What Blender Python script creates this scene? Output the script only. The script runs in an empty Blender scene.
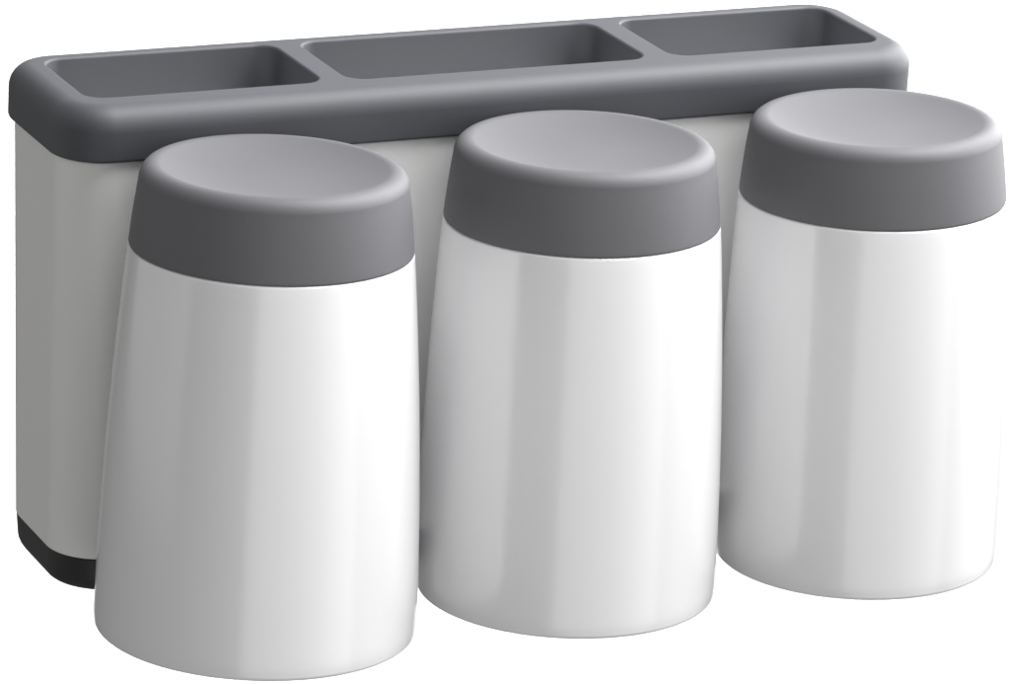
import bpy, bmesh, math
from mathutils import Matrix, Vector

S = 0.01                       # all shape numbers below are centimetres
sc = bpy.context.scene
col = sc.collection
R = math.radians

# ------------------------------------------------------------------ materials
def material(name, color, rough, coat=0.0, coat_rough=0.1, spec=0.5, bump=0.0, bump_scale=900.0, mottle=0.0, sss=0.0):
    m = bpy.data.materials.new(name); m.use_nodes = True
    nt = m.node_tree; b = nt.nodes['Principled BSDF']
    b.inputs['Roughness'].default_value = rough
    b.inputs['Coat Weight'].default_value = coat
    b.inputs['Coat IOR'].default_value = 1.9
    b.inputs['Coat Roughness'].default_value = coat_rough
    b.inputs['Specular IOR Level'].default_value = spec
    if sss:
        b.inputs['Subsurface Weight'].default_value = sss
        b.inputs['Subsurface Scale'].default_value = 0.002
        b.inputs['Subsurface Radius'].default_value = (1, 1, 1)
    tc = nt.nodes.new('ShaderNodeTexCoord')
    n = nt.nodes.new('ShaderNodeTexNoise'); n.inputs['Scale'].default_value = 60.0; n.inputs['Detail'].default_value = 4
    nt.links.new(tc.outputs['Object'], n.inputs['Vector'])
    mx = nt.nodes.new('ShaderNodeMix'); mx.data_type = 'RGBA'
    c0 = [c * (1 - mottle) for c in color]; c1 = [min(1, c * (1 + mottle)) for c in color]
    mx.inputs[6].default_value = (*c0, 1); mx.inputs[7].default_value = (*c1, 1)
    nt.links.new(n.outputs['Fac'], mx.inputs[0]); nt.links.new(mx.outputs[2], b.inputs['Base Color'])
    if bump:
        n2 = nt.nodes.new('ShaderNodeTexNoise'); n2.inputs['Scale'].default_value = bump_scale; n2.inputs['Detail'].default_value = 3
        nt.links.new(tc.outputs['Object'], n2.inputs['Vector'])
        bp = nt.nodes.new('ShaderNodeBump'); bp.inputs['Strength'].default_value = bump; bp.inputs['Distance'].default_value = 0.0002
        nt.links.new(n2.outputs['Fac'], bp.inputs['Height']); nt.links.new(bp.outputs['Normal'], b.inputs['Normal'])
    return m

M_white = material('white_gloss_plastic', (0.84, 0.84, 0.85), 0.35, spec=0.2, coat=1.0, coat_rough=0.19, mottle=0.012, bump=0.06, bump_scale=55)
M_body  = material('white_satin_plastic', (0.82, 0.82, 0.81), 0.42, coat=0.0, coat_rough=0.2, mottle=0.012, bump=0.03, bump_scale=140)
M_grey  = material('grey_soft_plastic', (0.112, 0.1125, 0.1225), 0.64, spec=0.75, mottle=0.04, bump=0.2, bump_scale=2200)
M_tray  = material('blue_grey_plastic', (0.058, 0.0615, 0.072), 0.6, spec=0.75, mottle=0.04, bump=0.15, bump_scale=2200)
M_black = material('charcoal_plastic', (0.018, 0.019, 0.022), 0.5, mottle=0.05, bump=0.3)
M_sheet = material('white_backdrop_paper', (0.88, 0.88, 0.88), 0.9, spec=0.1, mottle=0.005)

# ------------------------------------------------------------------ mesh helpers
def link(name, bm, mat, parent=None, loc=None):
    bmesh.ops.recalc_face_normals(bm, faces=bm.faces)
    me = bpy.data.meshes.new(name); bm.to_mesh(me); bm.free()
    for p in me.polygons: p.use_smooth = True
    me.materials.append(mat)
    o = bpy.data.objects.new(name, me); col.objects.link(o)
    if parent: o.parent = parent
    w = o.modifiers.new('normals', 'WEIGHTED_NORMAL'); w.mode = 'FACE_AREA'; w.weight = 60; w.keep_sharp = True
    return o

def empty(name, loc=(0, 0, 0), **props):
    o = bpy.data.objects.new(name, None); o.empty_display_size = 0.02
    o.location = loc; col.objects.link(o)
    for k, v in props.items(): o[k] = v
    return o

def rrect(x0, x1, y0, y1, c, z, n=14):
    pts = []
    for ax, ay, a0 in ((x1-c, y1-c, 0), (x0+c, y1-c, 90), (x0+c, y0+c, 180), (x1-c, y0+c, 270)):
        for k in range(n+1):
            a = R(a0 + 90*k/n); pts.append((ax+c*math.cos(a), ay+c*math.sin(a), z))
    return pts

def loop(bm, pts): return [bm.verts.new(Vector(p)*S) for p in pts]
def bridge(bm, a, b):
    n = len(a)
    for i in range(n): bm.faces.new((a[i], a[(i+1) % n], b[(i+1) % n], b[i]))
def stack(bm, rings):
    ls = [loop(bm, r) for r in rings]
    for a, b in zip(ls, ls[1:]): bridge(bm, a, b)
    return ls
def lathe(bm, prof, n=160, close=False):
    rings = []
    for r, z in prof:
        if r < 1e-6: rings.append([bm.verts.new((0, 0, z*S))])
        else: rings.append([bm.verts.new((r*S*math.cos(2*math.pi*i/n), r*S*math.sin(2*math.pi*i/n), z*S)) for i in range(n)])
    prs = list(zip(rings, rings[1:])) + ([(rings[-1], rings[0])] if close else [])
    for a, b in prs:
        for i in range(n):
            j = (i+1) % n
            if len(b) == 1: bm.faces.new((a[i], a[j], b[0]))
            elif len(a) == 1: bm.faces.new((a[0], b[j], b[i]))
            else: bm.faces.new((a[i], a[j], b[j], b[i]))
def arc(cx, cz, r, a0, a1, n):
    return [(cx + r*math.cos(R(a0+(a1-a0)*k/n)), cz + r*math.sin(R(a0+(a1-a0)*k/n))) for k in range(n+1)]

# ------------------------------------------------------------------ toothbrush holder
X0, X1, Y0, Y1, CR = 0.686, 25.708, 12.33, 18.06, 1.36
ZT, ZR, ZB, ZD = 12.93, 11.479, 0.439, -0.60
INS, TAP = 0.162, 0.162

holder = empty('toothbrush_holder', (13.2*S, 15.2*S, ZD*S),
    label='long white toothbrush holder with a grey three-compartment top and black base, behind the tumblers',
    category='toothbrush holder')
INV = Matrix.Translation(-holder.location)
def hpart(name, bm, mat, parent):
    bmesh.ops.transform(bm, matrix=INV, verts=bm.verts)
    return link(name, bm, mat, parent)

def inset_ring(i, z): return rrect(X0+i, X1-i, Y0+i, Y1-i, max(CR-i, 0.25), z)
def body_ring(i, z):           # the body's corners get rounder towards its base
    t = min(1, max(0, (ZR-z)/(ZR-ZB)))
    return rrect(X0+i, X1-i, Y0+i, Y1-i, 1.28+0.14*t, z)

bm = bmesh.new()
ER = 0.62                      # big round-over of the outer top edge
prof = [(0.60, ZR+0.02), (0.10, ZR), (0.03, ZR+0.03), (0.0, ZR+0.10)]
prof += [(0.0, ZT-ER-0.03)]
for k in range(0, 13):
    a = R(90*k/12); prof.append((ER-ER*math.cos(a), ZT-ER+ER*math.sin(a)))
rings = stack(bm, [inset_ring(i, z) for i, z in prof])
outer = rings[-1]
PY0, PY1 = 13.48, 17.22
pockets = [(1.66, 8.20), (8.93, 17.68), (18.45, 24.86)]
FR, PC = 0.085, 0.55            # lip fillet, pocket corner radius
holes = []; pocket_rims = []
for a, b in pockets:
    fr = []
    for k in range(0, 7):
        t = R(90*k/6); off = FR - FR*math.sin(t); dz = FR - FR*math.cos(t)
        fr.append(rrect(a-off, b+off, PY0-off, PY1+off, PC+off, ZT-dz, 10))
    fr.append(rrect(a, b, PY0, PY1, PC, ZT-FR-0.1, 10))
    ls = stack(bm, fr); holes.append(ls[0]); pocket_rims.append((a, b, ZT-FR-0.1))
edges = []
for L in [outer]+holes:
    for i in range(len(L)):
        e = bm.edges.get((L[i], L[(i+1) % len(L)])); edges.append(e)
bmesh.ops.triangle_fill(bm, edges=edges, use_beauty=True)
tray = hpart('tray', bm, M_tray, holder)

for (a, b, z), which in zip(pocket_rims, ('left', 'wide middle', 'right')):
    bm = bmesh.new()
    rs = [rrect(a, b, PY0, PY1, PC, z, 10)]
    for q, d in ((0.06, 2.0), (0.14, 5.0), (0.22, 7.6)):
        rs.append(rrect(a+q, b-q, PY0+q, PY1-q, PC-q*0.5, z-d, 10))
    for k in range(1, 6):
        t = R(90*k/5); q = 0.22+0.35*(1-math.cos(t)); rs.append(rrect(a+q, b-q, PY0+q, PY1-q, max(0.1, PC-q*0.8), z-7.6-0.35*math.sin(t), 10))
    ls = stack(bm, rs); bm.faces.new(ls[-1])
    hpart('compartment', bm, M_tray, tray)

bm = bmesh.new()
rs = [body_ring(INS+0.3, ZR+0.015), body_ring(INS+0.06, ZR+0.012), body_ring(INS+0.01, ZR-0.03), body_ring(INS, ZR-0.09)]
for k in range(1, 9): rs.append(body_ring(INS+TAP*k/9, ZR-0.09+(ZB+0.06-ZR+0.09)*k/9))
rs += [body_ring(INS+TAP, ZB+0.05), body_ring(INS+TAP+0.02, ZB+0.01), body_ring(INS+TAP+0.4, ZB)]
ls = stack(bm, rs); bm.faces.new(ls[0]); bm.faces.new(ls[-1])
hpart('body', bm, M_body, holder)

bm = bmesh.new()
i0 = INS+TAP+0.015
rs = [body_ring(i0+0.4, ZB-0.004), body_ring(i0+0.03, ZB-0.004), body_ring(i0, ZB-0.03), body_ring(i0+0.03, ZD+0.50)]
for k in range(1, 7):
    t = R(90*k/6); rs.append(body_ring(i0+0.03+0.44*(1-math.cos(t)), ZD+0.50-0.50*math.sin(t)))
ls = stack(bm, rs); bm.faces.new(ls[0]); bm.faces.new(ls[-1])
hpart('base', bm, M_black, holder)

# ------------------------------------------------------------------ tumblers (upside down)
XC, YC, PITCH, Z1, TY = 4.959, 8.781, 8.651, 10.155, 0.0291
def make_tumbler(i, rb, dx, tx, ds, label):
    tx += 0.0
    root = empty('tumbler', label=label, category='cup', group='upside-down tumblers in front of the holder')
    ez = Vector((tx, TY, 1)).normalized(); ex = Vector((1, 0, -tx)).normalized(); ey = ez.cross(ex)
    rm = Matrix((ex, ey, ez)).transposed()
    root.matrix_world = Matrix.Translation(Vector((XC+i*PITCH+dx-tx*Z1, YC-TY*Z1, 0))*S) @ rm.to_4x4()
    k = 1+ds; r1 = 3.6*k; rb = rb*k
    bulge = 0.10
    # outer wall with a thick rounded lip at the mouth, then the inner wall
    out = []
    n = 44
    for j in range(n+1):
        t = (j/n)**1.5; z = 0.10+(Z1-0.07-0.10)*t
        out.append((rb+(r1+0.015-rb)*t + bulge*4*t*(1-t) - 0.035*max(0.0, 1-z/0.4)**2, z))
    w = 0.20
    rm0 = out[0][0]
    prof = [(rm0-w, 0.14)] + [(rm0-w/2+0.1*math.cos(R(a)), 0.07+0.1*math.sin(R(a))) for a in (190, 215, 240, 270, 300, 325, 350)] + out
    prof += [(r1, Z1-0.03), (r1-0.03, Z1-0.008), (r1-0.07, Z1), (r1-0.35, Z1)]
    inn = [(r-w, z) for r, z in reversed(out[1:-2])]
    prof += [(0.0, Z1-0.001)]
    bm = bmesh.new(); lathe(bm, prof)
    lathe(bm, [(rm0-w, 0.14)] + list(reversed(inn)) + [(r1-0.9, Z1-0.55), (0.0, Z1-0.6)])
    bmesh.ops.remove_doubles(bm, verts=bm.verts, dist=1e-6)
    link('shell', bm, M_white, root)
    # grey cap: sloping side, soft shoulder, dished top
    zt = 12.27; rs = 3.40*k; eh = 0.40; ev = 0.42
    cap = [(0.0, Z1+0.012), (r1-0.12, Z1+0.012), (r1-0.03, Z1+0.012), (r1-0.006, Z1+0.022), (r1, Z1+0.05)]
    z_end = zt-ev
    for j in range(1, 11):
        t = j/10; cap.append((r1+(rs-r1)*t + 0.012*4*t*(1-t), Z1+0.05+(z_end-Z1-0.05)*t))
    for j in range(17):
        a = R(10+101*j/16); cap.append((rs-eh+eh*math.cos(a), zt-ev+ev*math.sin(a)))
    r_e, z_e = cap[-1]
    depth = 0.40
    for j in range(1, 25):
        u = 1-j/24
        cap.append((r_e*u, z_e - depth*(1-u**2.5)))
    bm = bmesh.new(); lathe(bm, cap)
    link('base_cap', bm, M_grey, root)
    return root

make_tumbler(0, 4.162, -0.0155, 0.0173, 0.0054,
    'white upside-down tumbler with grey dished base, nearest, before the left compartment, its full outline uncovered')
make_tumbler(1, 3.982, 0.0254, -0.0006, 0.0031,
    'white upside-down tumbler with grey dished base, standing between the other two tumblers')
make_tumbler(2, 3.880, -0.0131, -0.0155, -0.0081,
    'white upside-down tumbler with grey dished base, farthest, hiding the right end of the holder')

# ------------------------------------------------------------------ camera
yaw, pitch, roll, F = R(25.5074), R(18.9306), R(3.2114), 4803.4653
fw = Vector((math.sin(yaw)*math.cos(pitch), math.cos(yaw)*math.cos(pitch), -math.sin(pitch)))
r0 = Vector((math.cos(yaw), -math.sin(yaw), 0)); u0 = r0.cross(fw)
rr = math.cos(roll)*r0 + math.sin(roll)*u0; uu = -math.sin(roll)*r0 + math.cos(roll)*u0
cam = bpy.data.objects.new('camera', bpy.data.cameras.new('camera')); col.objects.link(cam)
cm = Matrix((rr, uu, -fw)).transposed().to_4x4()
cm.translation = Vector((-39.3848, -98.1174, 47.5746))*S
cam.matrix_world = cm
cam.data.sensor_width = 36.0; cam.data.lens = 36.0*F/1010.0
cam.data.clip_start = 0.05; cam.data.clip_end = 50
sc.camera = cam

# ------------------------------------------------------------------ white paper backdrop hung well behind the product
ctr = Vector((13*S, 10*S, 6*S))
fh = Vector((math.sin(yaw), math.cos(yaw), 0))
bm = bmesh.new()
NX, NZ = 8, 16
W2, DB = 0.74, 2.0
g = []
for a in range(NX+1):
    g.append([])
    for b in range(NZ+1):
        x = -W2+2*W2*a/NX; z = -1.5+1.55*b/NZ
        d = DB
        g[-1].append(bm.verts.new(ctr + r0*x + fh*d + Vector((0, 0, z))))
for a in range(NX):
    for b in range(NZ): bm.faces.new((g[a][b], g[a+1][b], g[a+1][b+1], g[a][b+1]))
bk = link('backdrop', bm, M_sheet); bk['kind'] = 'structure'

# ------------------------------------------------------------------ lamps
def area(name, pos, target, sx, sy, power, color=(1, 1, 1), spread=180):
    L = bpy.data.lights.new(name, 'AREA'); L.shape = 'RECTANGLE'; L.size = sx; L.size_y = sy
    L.energy = power; L.color = color; L.spread = R(spread)
    o = bpy.data.objects.new(name, L); col.objects.link(o); o.location = pos
    o.rotation_euler = (Vector(target)-Vector(pos)).to_track_quat('-Z', 'Y').to_euler()
    return o
def at(right, front, up):       # metres from the product, in the camera's heading
    return ctr + r0*right - fh*front + Vector((0, 0, up))
def softbox(az, el, power, size=(0.5, 0.5), dist=1.1):       # azimuth from the camera side, + to the right
    a, e = R(az), R(el)
    return area('softbox', at(math.sin(a)*math.cos(e)*dist, math.cos(a)*math.cos(e)*dist, math.sin(e)*dist), ctr, size[0], size[1], power)
softbox(32, -3, 12.2, (2.2, 1.9), 1.35)           # big front-right window of light
softbox(-90, 12, 2.2, (1.4, 1.1), 1.1)
softbox(90, 38, 2.8, (0.8, 0.6), 1.2)
softbox(112, 9, 9.4, (0.7, 0.6), 1.25)
softbox(125, 38, 10.0, (0.6, 0.5), 1.2)
softbox(147, 10, 9.5, (0.5, 0.6), 1.25)
softbox(96, 65, 18.0, (0.7, 0.7), 1.0)
softbox(180, 30, 2.5, (1.3, 0.5), 1.0)

# two lamps that only wash the backdrop
area('backdrop_lamp', at(-0.35, -1.35, 0.25), at(-0.2, -DB, -0.75), 0.7, 0.2, 6.6, spread=130)
area('backdrop_lamp', at(0.35, -1.35, 0.25), at(0.2, -DB, -0.75), 0.7, 0.2, 6.6, spread=130)
area('backdrop_lamp', at(0.0, -1.35, -1.75), at(0.0, -DB, -0.75), 1.3, 0.2, 9.6, spread=130)

w = bpy.data.worlds.new('World'); sc.world = w; w.use_nodes = True
bgn = w.node_tree.nodes['Background']; bgn.inputs['Color'].default_value = (1.0, 0.99, 0.97, 1); bgn.inputs['Strength'].default_value = 0.17

sc.view_settings.view_transform = 'Standard'; sc.view_settings.look = 'None'
sc.view_settings.exposure = 0.0; sc.view_settings.gamma = 1.0
sc.render.engine = 'CYCLES'
sc.cycles.max_bounces = 10; sc.cycles.diffuse_bounces = 6
sc.cycles.use_denoising = True
